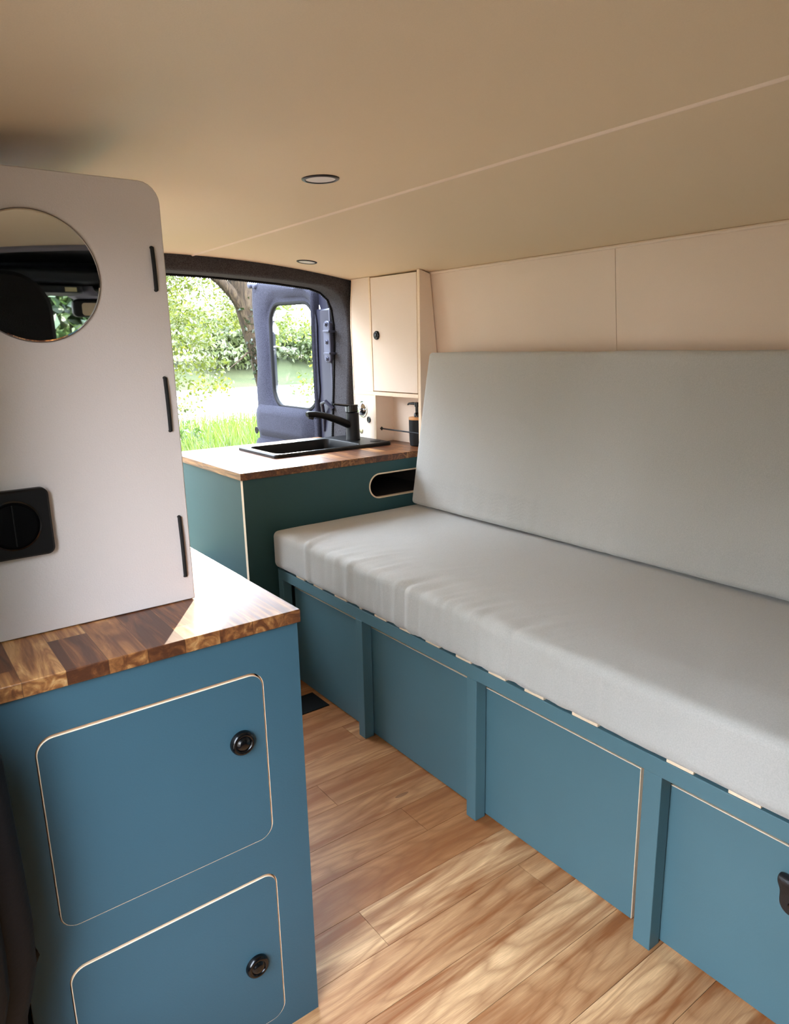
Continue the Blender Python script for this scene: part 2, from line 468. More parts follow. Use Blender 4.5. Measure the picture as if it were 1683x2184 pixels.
# rear opening surround, lined in carpet
def opening():
    half = [(1.470, 0.0), (1.478, .5), (1.483, .69), (1.497, .90), (1.508, 1.06), (1.507, 1.13), (1.500, 1.185), (1.484, 1.225), (1.455, 1.249), (1.41, 1.2635), (1.28, 1.277), (1.15, 1.285), (1.0, 1.2925), (.85, 1.296)]
    half = [(.85+(x-.85)*1.092, 1.05+(z-1.05)*1.0417 if z > .6 else z) for x, z in half]
    left = [(1.70-x, z) for x, z in half[:-1]]
    return half, left
h, l = opening()
inner = h+l[::-1]                       # right foot -> over the top -> left foot
outer_top = [(x, ceil_z(min(max(x, 0), 1.62))+.03) for x in np.linspace(1.72, -.06, 15)]
loop = [(1.78, 0.0), (1.78, 1.30)]+outer_top+[(-.1, 1.30), (-.1, 0.0)]+inner[::-1]
m = MB()
m.prism([loop], 'y', 2.405, 2.52)
struct(m.obj('wall_rear', FELT, bevel=.014, seg=3, ang=60))
m = MB(); cen = Vector((.85, .7))
path = []
for x, z in inner[2:-2]:
    d = (Vector((x, z))-cen).normalized(); path.append((x-d.x*.003, 2.512, z-d.y*.003))
m.tube(path, .0042, 8)
for i in range(len(path)-1):            # ribbed lip of the seal
    a0, b0 = Vector(path[i]), Vector(path[i+1]); n = max(1, int((b0-a0).length/.008))
    for k in range(n):
        p = a0.lerp(b0, k/n); m.lathe([(.0056, -.0015), (.0056, .0015)], p, (b0-a0), 8)
struct(m.obj('trim_5', RUBBER))

# ------------------------------------------------------------------ near kitchen cabinet (left)
cab = thing('kitchen_cabinet', 'teal kitchen cabinet with two round-cornered doors under the near acacia worktop', 'cabinet', (.25, .86, 0))
YF = .844; T = .015
D1 = rrect(.0985, .3865, .352, .612, (.020, .020, .020, .020), 8)
D2 = rrect(.0985, .3865, .03, .2895, (.020, .020, .020, .020), 8)
H1 = rrect(.0970, .3882, .3516, .6152, .0222, 8)
H2 = rrect(.0970, .3882, .0296, .2930, .0222, 8)
outer = [(.048, 0), (.446, 0), (.446, .671), (.03, .671), (.03, .50), (.070, .335), (.0525, .297)]
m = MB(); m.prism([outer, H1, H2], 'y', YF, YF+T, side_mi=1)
o = m.obj('front_panel', [TEAL_NEAR_SHADE, BIRCH], cab, ang=30)
m = MB(); m.box(.431, .446, YF+T, 1.80, 0, .671); m.obj('side_panel', TEAL_NEAR_SHADE, cab)
m = MB(); m.box(.02, .431, YF+T+.02, 1.80, 0.005, .668); m.obj('carcass', DARKIN, cab)
def knob(parent, c, axis, r=.0178, name='knob'):
    k = r/.0178
    m = MB(); m.lathe([(r, 0), (r*1.0, .003*k), (r*.93, .0065*k), (r*.78, .0085*k), (r*.66, .0078*k), (r*.60, .0062*k), (r*.56, .0064*k), (r*.45, .0088*k), (r*.25, .0102*k), (0, .0106*k)], c, axis, 36)
    return m.obj(name, BLACKG, parent, ang=60)
for D, kc in ((D1, (.350, YF, .5175)), (D2, (.346, YF, .146))):
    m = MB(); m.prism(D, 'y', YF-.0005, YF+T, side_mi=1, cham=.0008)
    d = m.obj('door', [TEAL_NEAR_SHADE, BIRCH], cab, ang=30)
    knob(d, (kc[0], YF-.0005, kc[2]), (0, -1, 0))

m = MB(); m.box(-.028, .449, .838, 1.81, .672, .691)
tag(m.obj('kitchen_worktop', WORKTOP, bevel=.0012), 'acacia worktop on the near teal cabinet, half in shade and half sunlit', 'worktop')

# upright pale panel with its elastic cords
PYF = .977
pan = thing('upright_cupboard', 'pale tall cupboard standing on the near worktop, three black cords along its front edge', 'cupboard', (.19, .986, .692))
m = MB(); m.prism(rrect(-.028, .350, .692, 1.2612, (0, .001, .026, .0)), 'y', PYF, PYF+.018, cham=.0012, cham_b=True); m.obj('front_board', PANEL, pan, ang=30)
m = MB(); m.box(-.028, .335, PYF+.018, PYF+.40, .692, 1.235); m.box(-.028, .335, 1.065, PYF+.40, 1.235, 1.277); m.obj('carcass', PANEL, pan)  # unseen body, raised at the back to block light onto the ceiling
for z0, z1, x0, x1 in ((1.1265, 1.181, .3345, .3335), (.940, 1.0135, .336, .3348), (.728, .8185, .338, .3368)):
    m = MB(); pts = [(x0, PYF+.004, z0)]+[(x0+(x1-x0)*k/6, PYF-.002-.0012*math.sin(math.pi*k/6), z0+.001+(z1-z0-.002)*k/6) for k in range(7)]+[(x1, PYF+.004, z1)]
    m.tube(pts, .0027, 10); m.obj('elastic_cord', CORD, pan)

mir = thing('round_mirror', 'round frameless mirror on the pale front of the tall cupboard reflecting the dark cab', 'mirror', (.187, PYF, 1.139))
m = MB(); m.lathe([(.0762, 0), (.0762, .003), (.0747, .0042), (0, .0042)], (.187, PYF, 1.139), (0, -1, 0), 96); m.obj('mirror_glass', MIRROR, mir, ang=20)
m = MB(); m.lathe([(.0764, 0), (.0775, 0), (.0775, .0022), (.0764, .0030)], (.187, PYF, 1.139), (0, -1, 0), 96); m.obj('rim', plain('grey mirror edge', (120, 110, 104), .3, var=.04), mir)

sk = thing('power_socket', 'square black socket with a round hinged flap, mounted low on the pale tall cupboard', 'socket', (.126, PYF, .842))
m = MB(); m.prism(rrect(.084, .170, .799, .885, .009), 'y', PYF-.012, PYF, cham=.0025); m.obj('plate', BLACKM, sk, ang=30)
m = MB(); m.lathe([(.0315, .012), (.0315, .0135), (.0295, .0145), (.0285, .0128), (.0275, .0128), (.0265, .0155), (0, .0160)], (.126, PYF, .842), (0, -1, 0), 48); m.obj('flap', BLACKG, sk, ang=30)
m = MB(); m.box(.1255, .1268, PYF-.0172, PYF-.0155, .816, .868); m.obj('hinge_line', BLACKM, sk)
m = MB(); m.box(.092, .106, PYF-.0142, PYF-.0118, .8665, .8745); m.obj('mark', DIFF, sk, label='small white clip')  # small raised white mark at the upper left of the plate

# ------------------------------------------------------------------ bench seat (right)
bench = thing('storage_bench', 'long teal storage bench along the right wall, drawers below a slatted top', 'bench', (1.3, 1.0, 0))
XB = .964; XD = .9965
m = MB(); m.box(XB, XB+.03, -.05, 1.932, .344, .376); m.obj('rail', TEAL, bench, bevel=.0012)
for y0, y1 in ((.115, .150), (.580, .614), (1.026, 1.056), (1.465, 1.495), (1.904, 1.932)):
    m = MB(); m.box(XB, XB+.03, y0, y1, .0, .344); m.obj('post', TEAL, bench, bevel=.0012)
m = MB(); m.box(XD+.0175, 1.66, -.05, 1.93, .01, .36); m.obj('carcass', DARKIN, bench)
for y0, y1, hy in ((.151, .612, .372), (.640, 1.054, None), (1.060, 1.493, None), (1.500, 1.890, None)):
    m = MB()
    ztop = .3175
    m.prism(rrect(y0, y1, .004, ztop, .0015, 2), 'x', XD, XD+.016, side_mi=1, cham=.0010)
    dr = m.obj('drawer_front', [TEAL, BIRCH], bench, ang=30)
    if hy:
        m = MB(); pts = []
        z1 = .2745; n = 20
        # leather loop folded over at the top, rounded at the foot
        outl = []
        prof = [(.0, .2715), (-.008, .2760), (-.0155, .2735), (-.0172, .266), (-.0135, .256), (-.0105, .246), (-.0095, .236), (-.009, .222), (-.0085, .211)]
        hw = [.021, .022, .0225, .0225, .0205, .0188, .0195, .019, .008]
        rings = []
        for (dx, z), w in zip(prof, hw):
            rings.append([(XD+dx-.0016, hy-w, z), (XD+dx-.0016, hy+w, z), (XD+dx+.0016, hy+w, z+.001), (XD+dx+.0016, hy-w, z+.001)])
        m.loft(rings, True, True, True)
        hd = m.obj('leather_pull', LEATHER, dr, ang=70, label='black leather pull tab')
        md = hd.modifiers.new('sub', 'SUBSURF'); md.levels = 2; md.render_levels = 2
        m = MB(); m.lathe([(.0045, 0), (.0045, .0012), (.003, .0022), (0, .0024)], (XD-.0112, hy, .2305), (-1, 0, 0), 16); m.obj('screw', BLACKG, dr)
segs = [(1.766, 1.816), (1.663, 1.714), (1.538, 1.599), (1.465, 1.476), (1.355, 1.407), (1.257, 1.301), (1.151, 1.200), (1.045, 1.094), (.941, .991), (.839, .889), (.712, .770), (.527, .575), (.420, .470), (.31, .36), (.2, .25), (.09, .14)]
for y0, y1 in segs:
    m = MB(); m.box(XB+.001, 1.62, y0, y1, .3762, .3822); m.obj('slat', BIRCH, bench, bevel=.001)

def cushion(name, sx, sy, sz, r, mat, disp, origin, rot=None, step=.008):
    """rounded cushion sx*sy*sz centred at its own origin, displaced by disp(u,v,w,normal)"""
    nx, ny, nz = (max(4, int(d/step)) for d in (sx, sy, sz))
    idx = {}; V = []; F = []
    def vert(i, j, k):
        key = (i, j, k)
        if key in idx: return idx[key]
        def warp(t, n, s):
            return -s/2+s*t/n
        p = Vector((warp(i, nx, sx), warp(j, ny, sy), warp(k, nz, sz)))
        q = Vector((max(-sx/2+r, min(sx/2-r, p.x)), max(-sy/2+r, min(sy/2-r, p.y)), max(-sz/2+r, min(sz/2-r, p.z))))
        d = p-q
        nrm = d.normalized() if d.length > 1e-9 else Vector((0, 0, 1))
        if d.length > 1e-9: p = q+nrm*r
        p = disp(p, nrm)
        idx[key] = len(V); V.append(p); return idx[key]
    for i in range(nx):
        for j in range(ny):
            F.append((vert(i, j, 0), vert(i, j+1, 0), vert(i+1, j+1, 0), vert(i+1, j, 0)))
            F.append((vert(i, j, nz), vert(i+1, j, nz), vert(i+1, j+1, nz), vert(i, j+1, nz)))
    for i in range(nx):
        for k in range(nz):
            F.append((vert(i, 0, k), vert(i+1, 0, k), vert(i+1, 0, k+1), vert(i, 0, k+1)))
            F.append((vert(i, ny, k), vert(i, ny, k+1), vert(i+1, ny, k+1), vert(i+1, ny, k)))
    for j in range(ny):
        for k in range(nz):
            F.append((vert(0, j, k), vert(0, j, k+1), vert(0, j+1, k+1), vert(0, j+1, k)))
            F.append((vert(nx, j, k), vert(nx, j+1, k), vert(nx, j+1, k+1), vert(nx, j, k+1)))
    o = mesh_obj(name, V, F, mat)
    o.location = origin
    if rot: o.rotation_euler = rot
    return o

def ridge(x, f): return 1-abs(noise.noise(Vector((x*f, 3.1, .7))))*2
def seat_disp(p, n):
    sx, sy, sz = .62, 1.935, .117
    u = (p.x+sx/2)                      # 0 at the front edge
    yy = p.y+.9675-.02                  # world-ish y
    if n.z > .3 or p.z > sz/2-.03:      # top puff
        e = max(0, min(1, u/.10))*max(0, min(1, (sy/2-abs(p.y))/.12))
        p = p+Vector((0, 0, .010*e*(1+.4*noise.noise(Vector((p.x*4, p.y*3, 0))))))
    # gathers running over the front edge
    env = math.exp(-((yy-1.28)/.34)**2)*(.6+.4*noise.noise(Vector((yy*7, 1, 2))))
    env += .35*math.exp(-((yy-.85)/.3)**2)
    if u < .30:
        slant = yy+u*.35
        w = noise.noise(Vector((slant*34, u*5, p.z*5)))*.6+noise.noise(Vector((slant*75, u*7, p.z*6+4)))*.4
        fall = math.exp(-(u/.13)**2)
        d = w*.013*max(env, 0)*fall
        p = p+Vector((-d*(1 if u < .03 else .3), 0, d*(1 if n.z > -.2 else 0)))
    # long soft fold near the far end
    c = math.exp(-((yy-1.70-(u*.22))/.013)**2)*math.exp(-(u/.10)**2)
    p = p+Vector((-.004*c, 0, .007*c if p.z > 0 else 0))
    p = p+n*.0012*noise.noise(Vector((p.x*9, p.y*9, p.z*9)))
    return p
seat = cushion('seat_cushion', .62, 1.935, .117, .018, FABRIC, seat_disp, (.951+.31, .9675, .383+.0585))
tag(seat, 'long grey seat cushion lying flat on the teal bench', 'cushion')
def back_disp(p, n):
    sx, sy, sz = .102, 1.88, .52
    e = max(0, min(1, (sz/2-abs(p.z))/.10))*max(0, min(1, (sy/2-abs(p.y))/.10))
    if abs(p.x) > .02: p = p+Vector((math.copysign(.006*e, p.x), 0, 0))
    if p.z < 0:
        w = noise.noise(Vector((p.y*26, 5, p.z*4)))*math.exp(-((p.z+sz/2)/.09)**2)*math.exp(-((p.y-.15)/.55)**2)
        p = p+Vector((.0055*w, 0, 0))
    if abs(p.x) < .06 and p.z > sz/2-.02: p = p+Vector((0, 0, .0025*noise.noise(Vector((p.y*5, 0, 0)))))
    return p+n*.001*noise.noise(Vector((p.x*9, p.y*9, p.z*9)))
ang = math.atan2(.085, .50)
zb, xb = .502, 1.462                      # front lower edge
ca, sa = math.cos(ang), math.sin(ang)
cx = xb+.044*ca+.26*sa; cz = zb+.006-.044*sa+.26*ca+.008
back = cushion('back_cushion', .088, 1.88, .515, .014, FABRIC, back_disp, (cx, .953, cz), (0, ang, 0))
tag(back, 'long grey backrest cushion standing against the cream right wall', 'cushion')

# ------------------------------------------------------------------ sink unit across the rear
unit = thing('sink_cabinet', 'teal sink cabinet with a stadium-shaped slot beside the bench back', 'cabinet', (1.2, 2.2, 0))
YR = 1.955
slot = rrect(1.338, 1.640, .541, .6215, .0402, 10)
m = MB(); m.prism([[(.8765, 0), (1.655, 0), (1.655, .664), (.8765, .664)], slot], 'y', YR, YR+.015, side_mi=1); m.obj('front_panel', [TEAL_REAR_SHADE, BIRCH], unit, ang=30)
m = MB(); m.box(.8765, .8915, YR+.015, 2.54, 0, .664); m.obj('side_panel', TEAL_REAR_SHADE, unit)
m = MB(); m.prism([offset(slot, -.0035), offset(slot, .001)], 'y', YR-.002, YR+.004); m.obj('slot_edging', BIRCH, unit, ang=30)
m = MB(); m.box(1.30, 1.655, YR+.015, 2.25, .528, .540); m.box(1.30, 1.655, YR+.015, 2.25, .625, .635); m.box(1.30, 1.31, YR+.015, 2.25, .540, .625); m.box(1.645, 1.655, YR+.015, 2.25, .54, .625); m.box(1.30, 1.655, 2.24, 2.25, .54, .625)
m.obj('pocket', plain('pocket lining with painted shade', (34, 24, 17), .85, var=.15), unit)  # lining coloured dark for the shade inside the recess
hole = rrect(1.085, 1.440, 2.155, 2.40, .02)
m = MB(); m.prism([[(.868, 1.948), (1.655, 1.948), (1.655, 2.404), (1.50, 2.404), (1.49, 2.545), (.868, 2.545)], hole], 'z', .664, .686)
tag(m.obj('sink_worktop', WORKTOP, bevel=.0012), 'acacia worktop around the black sink by the open rear door', 'worktop')

sink = thing('sink', 'black composite sink set into the rear worktop', 'sink', (1.32, 2.29, .686))
rim = rrect(1.080, 1.568, 2.135, 2.432, .014); bowl = rrect(1.100, 1.438, 2.150, 2.384, .03, 6)
m = MB(); m.prism([rim, bowl], 'z', .6985, .686, cham=.004); m.obj('rim', GRANITE, sink, ang=30)
rings = []
for off, z in ((0, .6985), (.002, .694), (.004, .66), (.012, .57), (.025, .556), (.05, .552)):
    rings.append([(u, v, z) for u, v in offset(bowl, off)])
m = MB(); m.loft(rings, True, False, True); m.obj('basin', GRANITE, sink, ang=50)
m = MB(); m.lathe([(.03, 0), (.03, .003), (.022, .004), (.018, .002), (0, .002)], (1.27, 2.27, .552), (0, 0, 1), 32); m.obj('drain', CHROME, sink)
m = MB(); m.lathe([(.020, 0), (.020, .0015), (.018, .002), (0, .002)], (1.530, 2.19, .6985), (0, 0, 1), 32); m.obj('tap_hole_cover', BLACKM, sink)

tap = thing('kitchen_tap', 'black single lever mixer tap with a pull-out spout beside the sink', 'tap', (1.490, 2.28, .6985))
m = MB(); m.lathe([(.027, 0), (.0275, .004), (.0265, .008), (.0255, .04), (.0245, .090), (.0245, .104)], (1.490, 2.28, .6985), (0, 0, 1), 32); m.obj('body', BLACKM, tap)
m = MB()
sp = [(1.484, 2.28, .752), (1.460, 2.281, .764), (1.430, 2.281, .777), (1.395, 2.282, .790), (1.360, 2.282, .801), (1.325, 2.283, .808), (1.300, 2.283, .8095), (1.294, 2.283, .8085)]
m.tube(sp, [.0165, .0165, .0160, .0150, .0135, .0125, .0120, .0105], 14, flat=.9); m.obj('spout', BLACKM, tap)
m = MB(); m.lathe([(.010, 0), (.0105, .002), (.0105, .009)], (1.309, 2.283, .7905), (.18, 0, 1), 20); 
for k in range(10): m.lathe([(.0012, -.002), (.0014, .004)], (1.318+.0+(k % 5)*.008, 2.279+.008*(k//5), .7925-.0005*k % .003), (0, 0, 1), 6)
m.obj('spray_head', BLACKM, tap)
m = MB(); m.prism(rrect(1.467, 1.506, 2.260, 2.300, .008), 'z', .8040, .8330, cham=.003); m.obj('lever_cap', BLACKG, tap, ang=30)
m = MB(); m.tube([(1.482, 2.28, .8285), (1.450, 2.281, .8330), (1.420, 2.282, .8375), (1.408, 2.282, .8395)], [.0075, .0068, .0065, .0055], 12, flat=.6); m.obj('lever', BLACKG, tap)

# ------------------------------------------------------------------ tall cream wall cabinet in the rear corner
wc = thing('wall_cabinet', 'cream tall cabinet with birch edges in the rear right corner above the worktop', 'cabinet', (1.60, 2.17, .686))
XC = 1.567
def ctop(x): return ceil_z(x)-.001
m = MB(); m.prism([(XC, .686), (XC+.078, .686), (wall_x(1.02)-.005, 1.02), (wall_x(1.28)-.005, 1.283), (XC, 1.296)], 'y', 1.958, 1.972, side_mi=1); m.obj('side_panel', [CREAM, BIRCH], wc, ang=30)
pf = [(2.384, .686), (2.384, .85), (2.386, 1.02), (2.392, 1.12), (2.388, 1.20), (2.374, 1.298), (2.262, 1.297), (2.246, .879), (2.246, .686)]
m = MB(); m.prism([(2.256, .8795), (2.379, .8795), (2.382, 1.02), (2.387, 1.12), (2.383, 1.20), (2.370, 1.296), (2.262, 1.296)], 'x', XC+.001, XC+.015, side_mi=1); m.obj('filler_panel', [CREAM, BIRCH], wc, ang=30)
m = MB(); m.prism([(2.246, .8795), (2.256, .8795), (2.262, 1.296), (2.252, 1.296)], 'x', XC-.0005, XC+.060); m.obj('divider', BIRCH, wc)
m = MB(); m.prism([(2.379, .687), (2.3835, .687), (2.3835, .85), (2.386, 1.02), (2.391, 1.12), (2.387, 1.20), (2.374, 1.296), (2.370, 1.296), (2.383, 1.20), (2.387, 1.12), (2.382, 1.02), (2.379, .85)], 'x', XC-.0005, XC+.02); m.obj('edge_strip', BIRCH, wc)
m = MB(); m.box(XC-.0005, XC+.08, 1.972, 2.379, .8655, .8790); m.obj('shelf', BIRCH, wc)
m = MB(); m.prism([(1.9755, .8820), (2.2435, .8820), (2.2495, 1.2920), (1.9755, 1.2895)], 'x', XC+.0005, XC+.014, side_mi=1, cham=.001); dr = m.obj('door', [CREAM, BIRCH], wc, ang=30)
knob(dr, (XC+.0005, 2.214, 1.086), (-1, 0, 0), .0165)
m = MB(); m.prism([(2.246, .687), (2.379, .687), (2.379, .8655), (2.246, .8655)], 'x', XC+.001, XC+.015); m.obj('fitting_panel', [CREAM], wc)
m = MB(); m.box(XC-.0005, XC+.085, 2.232, 2.246, .687, .8655); 
o = m.obj('nook_side', [CREAM], wc)
m = MB(); m.box(XC-.0015, XC, 2.232, 2.246, .687, .8655); m.obj('nook_side_edge', BIRCH, wc)
m = MB(); m.box(XC+.081, XC+.085, 1.972, 2.24, .687, 1.26); m.obj('back_board', CREAM, wc)
m = MB(); m.lathe([(.0315, 0), (.0315, .003), (.0285, .0042), (.0265, .0035), (.025, .009), (.018, .0165), (.009, .0205), (0, .0215)], (XC+.001, 2.325, .8075), (-1, 0, 0), 40); m.obj('lamp_ring', CHROME, wc, ang=50, label='round domed chrome fitting')
m = MB(); m.lathe([(.0125, 0), (.0125, .002), (.010, .003), (.008, .001), (0, .001)], (XC+.001, 2.283, .7695), (-1, 0, 0), 28); m.obj('round_socket', BLACKG, wc, label='small round black socket')
m = MB(); m.lathe([(.0105, 0), (.0105, .002), (.009, .003), (0, .0035)], (XC+.001, 2.338, .722), (-1, 0, 0), 28); m.obj('push_button', BRASS, wc, label='small pale brass button')
m = MB(); m.tube([(1.590, 2.228, .7375), (1.590, 1.972, .7375)], .0026, 10); m.lathe([(.007, -.001), (.0072, .003), (.003, .006)], (1.590, 2.231, .7375), (0, -1, 0), 4); m.obj('retaining_rail', BLACKM, wc, label='thin black rail across the open nook')

sd = thing('soap_dispenser', 'black soap dispenser with a bamboo collar behind the thin rail', 'soap dispenser', (1.618, 2.046, .6865))
c = (1.618, 2.046, .6865)
m = MB(); m.lathe([(.022, 0), (.0265, .003), (.0285, .02), (.0295, .06), (.030, .096)], c, (0, 0, 1), 40); m.obj('bottle', BLACKM, sd)
m = MB(); m.lathe([(.030, .096), (.0305, .0975), (.0305, .104), (.029, .1055), (0, .1055)], c, (0, 0, 1), 40); m.obj('collar', BAMBOO, sd, ang=50)
m = MB(); m.lathe([(.0105, .1055), (.0105, .118), (.0085, .120), (.0055, .122), (.0055, .142), (.0085, .143), (.0085, .158), (0, .160)], c, (0, 0, 1), 24)
m.tube([(1.618, 2.046, .8380), (1.615, 2.064, .8405), (1.612, 2.084, .8390), (1.611, 2.090, .8350)], [.0055, .005, .004, .003], 10); m.obj('pump', BLACKG, sd, ang=50)

# ------------------------------------------------------------------ ceiling spots (switched off)
for (x, y), lab in (((.748, 1.226), 'larger round ceiling spotlight with black ring, nearer the camera'), ((1.293, 2.231), 'round ceiling spotlight beyond the seam, close to the rear opening')):
    z = ceil_z(x); ax = Vector((-.2268*(x-.85), 0, -1)).normalized()
    s = thing('ceiling_spotlight', lab, 'light', (x, y, z), 'recessed ceiling spotlights')
    m = MB(); m.lathe([(.0355, 0), (.0350, .0020), (.0320, .0034), (.0285, .0030), (.0275, .0005), (.0275, 0)], (x, y, z), ax, 48); m.obj('ring', plain('dark bronze ring', (44, 36, 32), .35, .5, var=.1), s, ang=50)
    m = MB(); m.lathe([(.0278, 0), (.0278, .0018), (0, .0022)], (x, y, z), ax, 48); m.obj('diffuser', DIFF, s)

# ------------------------------------------------------------------ open rear door
door = struct(thing('door_1', 'open rear van door with grey carpet lining and a framed window', 'door', (1.56, 2.53, 0)))
del door['category']
dp = [(2.545, -.40), (2.545, 1.16), (2.556, 1.215), (2.58, 1.255), (2.62, 1.284), (2.70, 1.302), (2.85, 1.320), (3.05, 1.337), (3.165, 1.349), (3.180, 1.340), (3.192, 1.26), (3.190, 1.18), (3.178, 1.05), (3.180, .95), (3.20, .85), (3.235, .74), (3.248, .64), (3.245, -.40)]
def star(poly, c, n=220):
    out = []
    for k in range(n):
        a = 2*math.pi*k/n; d = Vector((math.cos(a), math.sin(a))); best = None
        for i in range(len(poly)):
            p, q = Vector(poly[i]), Vector(poly[(i+1) % len(poly)]); e = q-p
            den = d.x*e.y-d.y*e.x
            if abs(den) < 1e-12: continue
            w = p-Vector(c); t_ = (w.x*e.y-w.y*e.x)/den; s_ = (w.x*d.y-w.y*d.x)/den
            if t_ > 0 and -1e-9 <= s_ <= 1+1e-9: best = t_ if best is None else max(best, t_)
        out.append((c[0]+d.x*best, c[1]+d.y*best))
    return out
WC = (2.82, 1.01)
def wrect(g): return rrect(2.652-g, 3.045+g, .788-g, 1.236+g, .085+g*.8, 8)
win = [(y, z-.03*(3.0-y) if z > 1.15 else z) for y, z in wrect(0)]
O = star(dp, WC)
ins = lambda k: [(WC[0]+(y-WC[0])*k, WC[1]+(z-WC[1])*k) for y, z in O]
W0 = star(win, WC)
W1 = star([(y, z) for y, z in offset(win, -.012)], WC)
W2 = star([(y, z) for y, z in offset(win, -.062)], WC)
Wlin = [p for p in star([(min(max(y, 2.625), 3.2), z) for y, z in dp], WC)]
Wb = star(offset(win, -.05), WC)
def ring(P, x): return [(x, y, z) for y, z in P]
def shrink(P, d):
    return [(WC[0]+(y-WC[0])*(1-d/math.hypot(y-WC[0], z-WC[1])), WC[1]+(z-WC[1])*(1-d/math.hypot(y-WC[0], z-WC[1]))) for y, z in P]
m = MB(); m.loft([ring(Wb, 1.580), ring(Wb, 1.605), ring(shrink(O, .004), 1.605), ring(O, 1.60), ring(O, 1.575), ring(shrink(O, .004), 1.57), ring(Wb, 1.57), ring(Wb, 1.580)]); m.obj('door_shell', METAL, door, ang=40)
Wm = [(max(y, 2.634), z) for y, z in W2]; 
m = MB(); m.loft([ring(shrink(Wlin, .003), 1.571), ring(shrink(Wlin, .003), 1.548), ring(shrink(Wlin, .009), 1.540), ring(shrink(Wlin, .02), 1.538), ring([(max(y, 2.642), z) for y, z in W2], 1.537), ring([(max(y, 2.645), z) for y, z in shrink(W2, .012)], 1.543), ring(shrink(W2, .030), 1.549), ring(shrink(W1, -.018), 1.553), ring(W1, 1.556), ring(W1, 1.571)])
m.obj('lining', FELT_SKY, door, ang=75)
m = MB(); m.loft([ring(shrink(W0, -.013), 1.560), ring(shrink(W0, -.012), 1.554), ring(shrink(W0, -.002), 1.5525), ring(shrink(W0, .003), 1.556), ring(shrink(W0, .003), 1.566)]); m.obj('window_seal', RUBBER, door, ang=60)
m = MB(); m.prism(offset(win, -.006), 'x', 1.560, 1.564); m.obj('window_pane', GLASS, door)
def pillow(m, y0, y1, z0, z1, r, edge, h, n=9):
    rings = []
    for i in range(n):
        f = i/(n-1); k = edge*f
        rr = rrect(y0+k, y1-k, z0+k*.5, z1-k*.5, max(r-k*.45, .008), 6)
        rings.append(ring(rr, 1.5385-h*math.sin(f*math.pi/2)))
    m.loft(rings, True, False, True)
m = MB(); pillow(m, 2.655, 3.236, .10, .622, .05, .10, .022); m.obj('lower_pocket', FELT_SKY, door, ang=80)
m = MB(); pillow(m, 2.650, 3.215, .634, .786, .06, .085, .024, 12); m.obj('arm_bulge', FELT_SKY, door, ang=80)
for y, z in ((3.186, 1.336), (3.135, 1.332)):
    m = MB(); m.lathe([(.009, -.012), (.009, 0), (.015, .002), (.0165, .010), (.013, .018), (.006, .0215), (0, .022)], (1.545, y, z), (-1, 0, 0), 24); m.obj('buffer', STEEL, door)
m = MB(); m.lathe([(.017, 0), (.017, .003), (.011, .004), (.010, .002), (.004, .002), (0, .002)], (1.540, 3.222, .655), (-1, 0, 0), 28); m.obj('grommet', RUBBER, door)
# hinge strap between pillar and door
m = MB(); m.prism(rrect(2.512, 2.562, .985, 1.150, .02, 6), 'x', 1.545, 1.571, cham=.003); m.obj('hinge_plate', STEEL, door, ang=40)
for z in (1.108, 1.022):
    m = MB(); m.prism([(1.515, 2.47), (1.565, 2.50), (1.565, 2.545), (1.545, 2.545), (1.515, 2.515)], 'z', z-.004, z+.004); m.obj('hinge_arm', STEEL, door, bevel=.001)
for z in (1.137, 1.067, 1.000):
    m = MB(); m.lathe([(.0095, 0), (.0095, .003), (.007, .004), (.007, .009), (0, .010)], (1.545, 2.535, z), (-1, 0, 0), 6); m.obj('bolt', STEEL, door)
m = MB(); m.box(1.555, 1.575, 2.52, 2.63, -.4, 1.20); m.obj('edge_flange', METAL, door, bevel=.008)
m = MB(); m.tube([(1.54, 2.50, .80), (1.525, 2.53, .83), (1.53, 2.57, .82), (1.55, 2.59, .76), (1.555, 2.60, .70)], .008, 12); m.obj('cable_boot', METAL, door)
m = MB(); m.tube([(1.556, 2.815, .788), (1.548, 2.812, .778), (1.540, 2.825, .765), (1.535, 2.838, .752)], .0016, 6); m.tube([(1.556, 2.765, .788), (1.548, 2.762, .778), (1.540, 2.775, .765), (1.535, 2.79, .752)], .0016, 6); m.obj('wire', CORD, door)
m = MB(); m.box(.46, .868, 2.00, 2.40, -.004, .335); struct(m.obj('shade_box', FELT, bevel=.01))  # unseen box, added to keep rear light off the far floor
# outer pillar metal behind the seal
m = MB(); m.prism([(1.578, 2.521), (1.76, 2.521), (1.76, 2.575), (1.606, 2.575)], 'z', -.3, 1.22); struct(m.obj('trim_6', METAL, bevel=.004))

# ------------------------------------------------------------------ driver's cab behind the camera (seen in the mirror)
m = MB(); pts = [(x, ceil_z(x)-.012) for x in np.linspace(0.0, 1.65, 13)]
m.prism([pts+[(x, z+.075) for x, z in pts[::-1]]], 'y', -.345, -.315); struct(m.obj('trim_7', GREYC, bevel=.006))
m = MB(); pts = [(x, ceil_z(x)+.055) for x in np.linspace(-.08, 1.78, 13)]
m.prism([pts+[(x, z+.03) for x, z in pts[::-1]]], 'y', -1.40, -.30); struct(m.obj('ceiling_cab', HEADL))
m = MB(); m.prism([(-1.355, 1.294), (-1.05, 1.297), (-.98, 1.306), (-.97, 1.340), (-1.00, 1.352), (-1.355, 1.36)], 'x', -.02, 1.70)
tag(m.obj('overhead_shelf', CABDARK, bevel=.008), 'dark overhead shelf above the windscreen, seen in the round mirror', 'shelf')
vs = thing('sun_visor', 'folded dark sun visor with a cream sticker, seen in the round mirror', 'sun visor', (.55, -1.11, 1.266))
m = MB(); m.prism(rrect(.36, .74, -1.20, -1.02, .02), 'z', 1.266, 1.291, cham=.004); m.obj('flap', CABDARK, vs, ang=40)
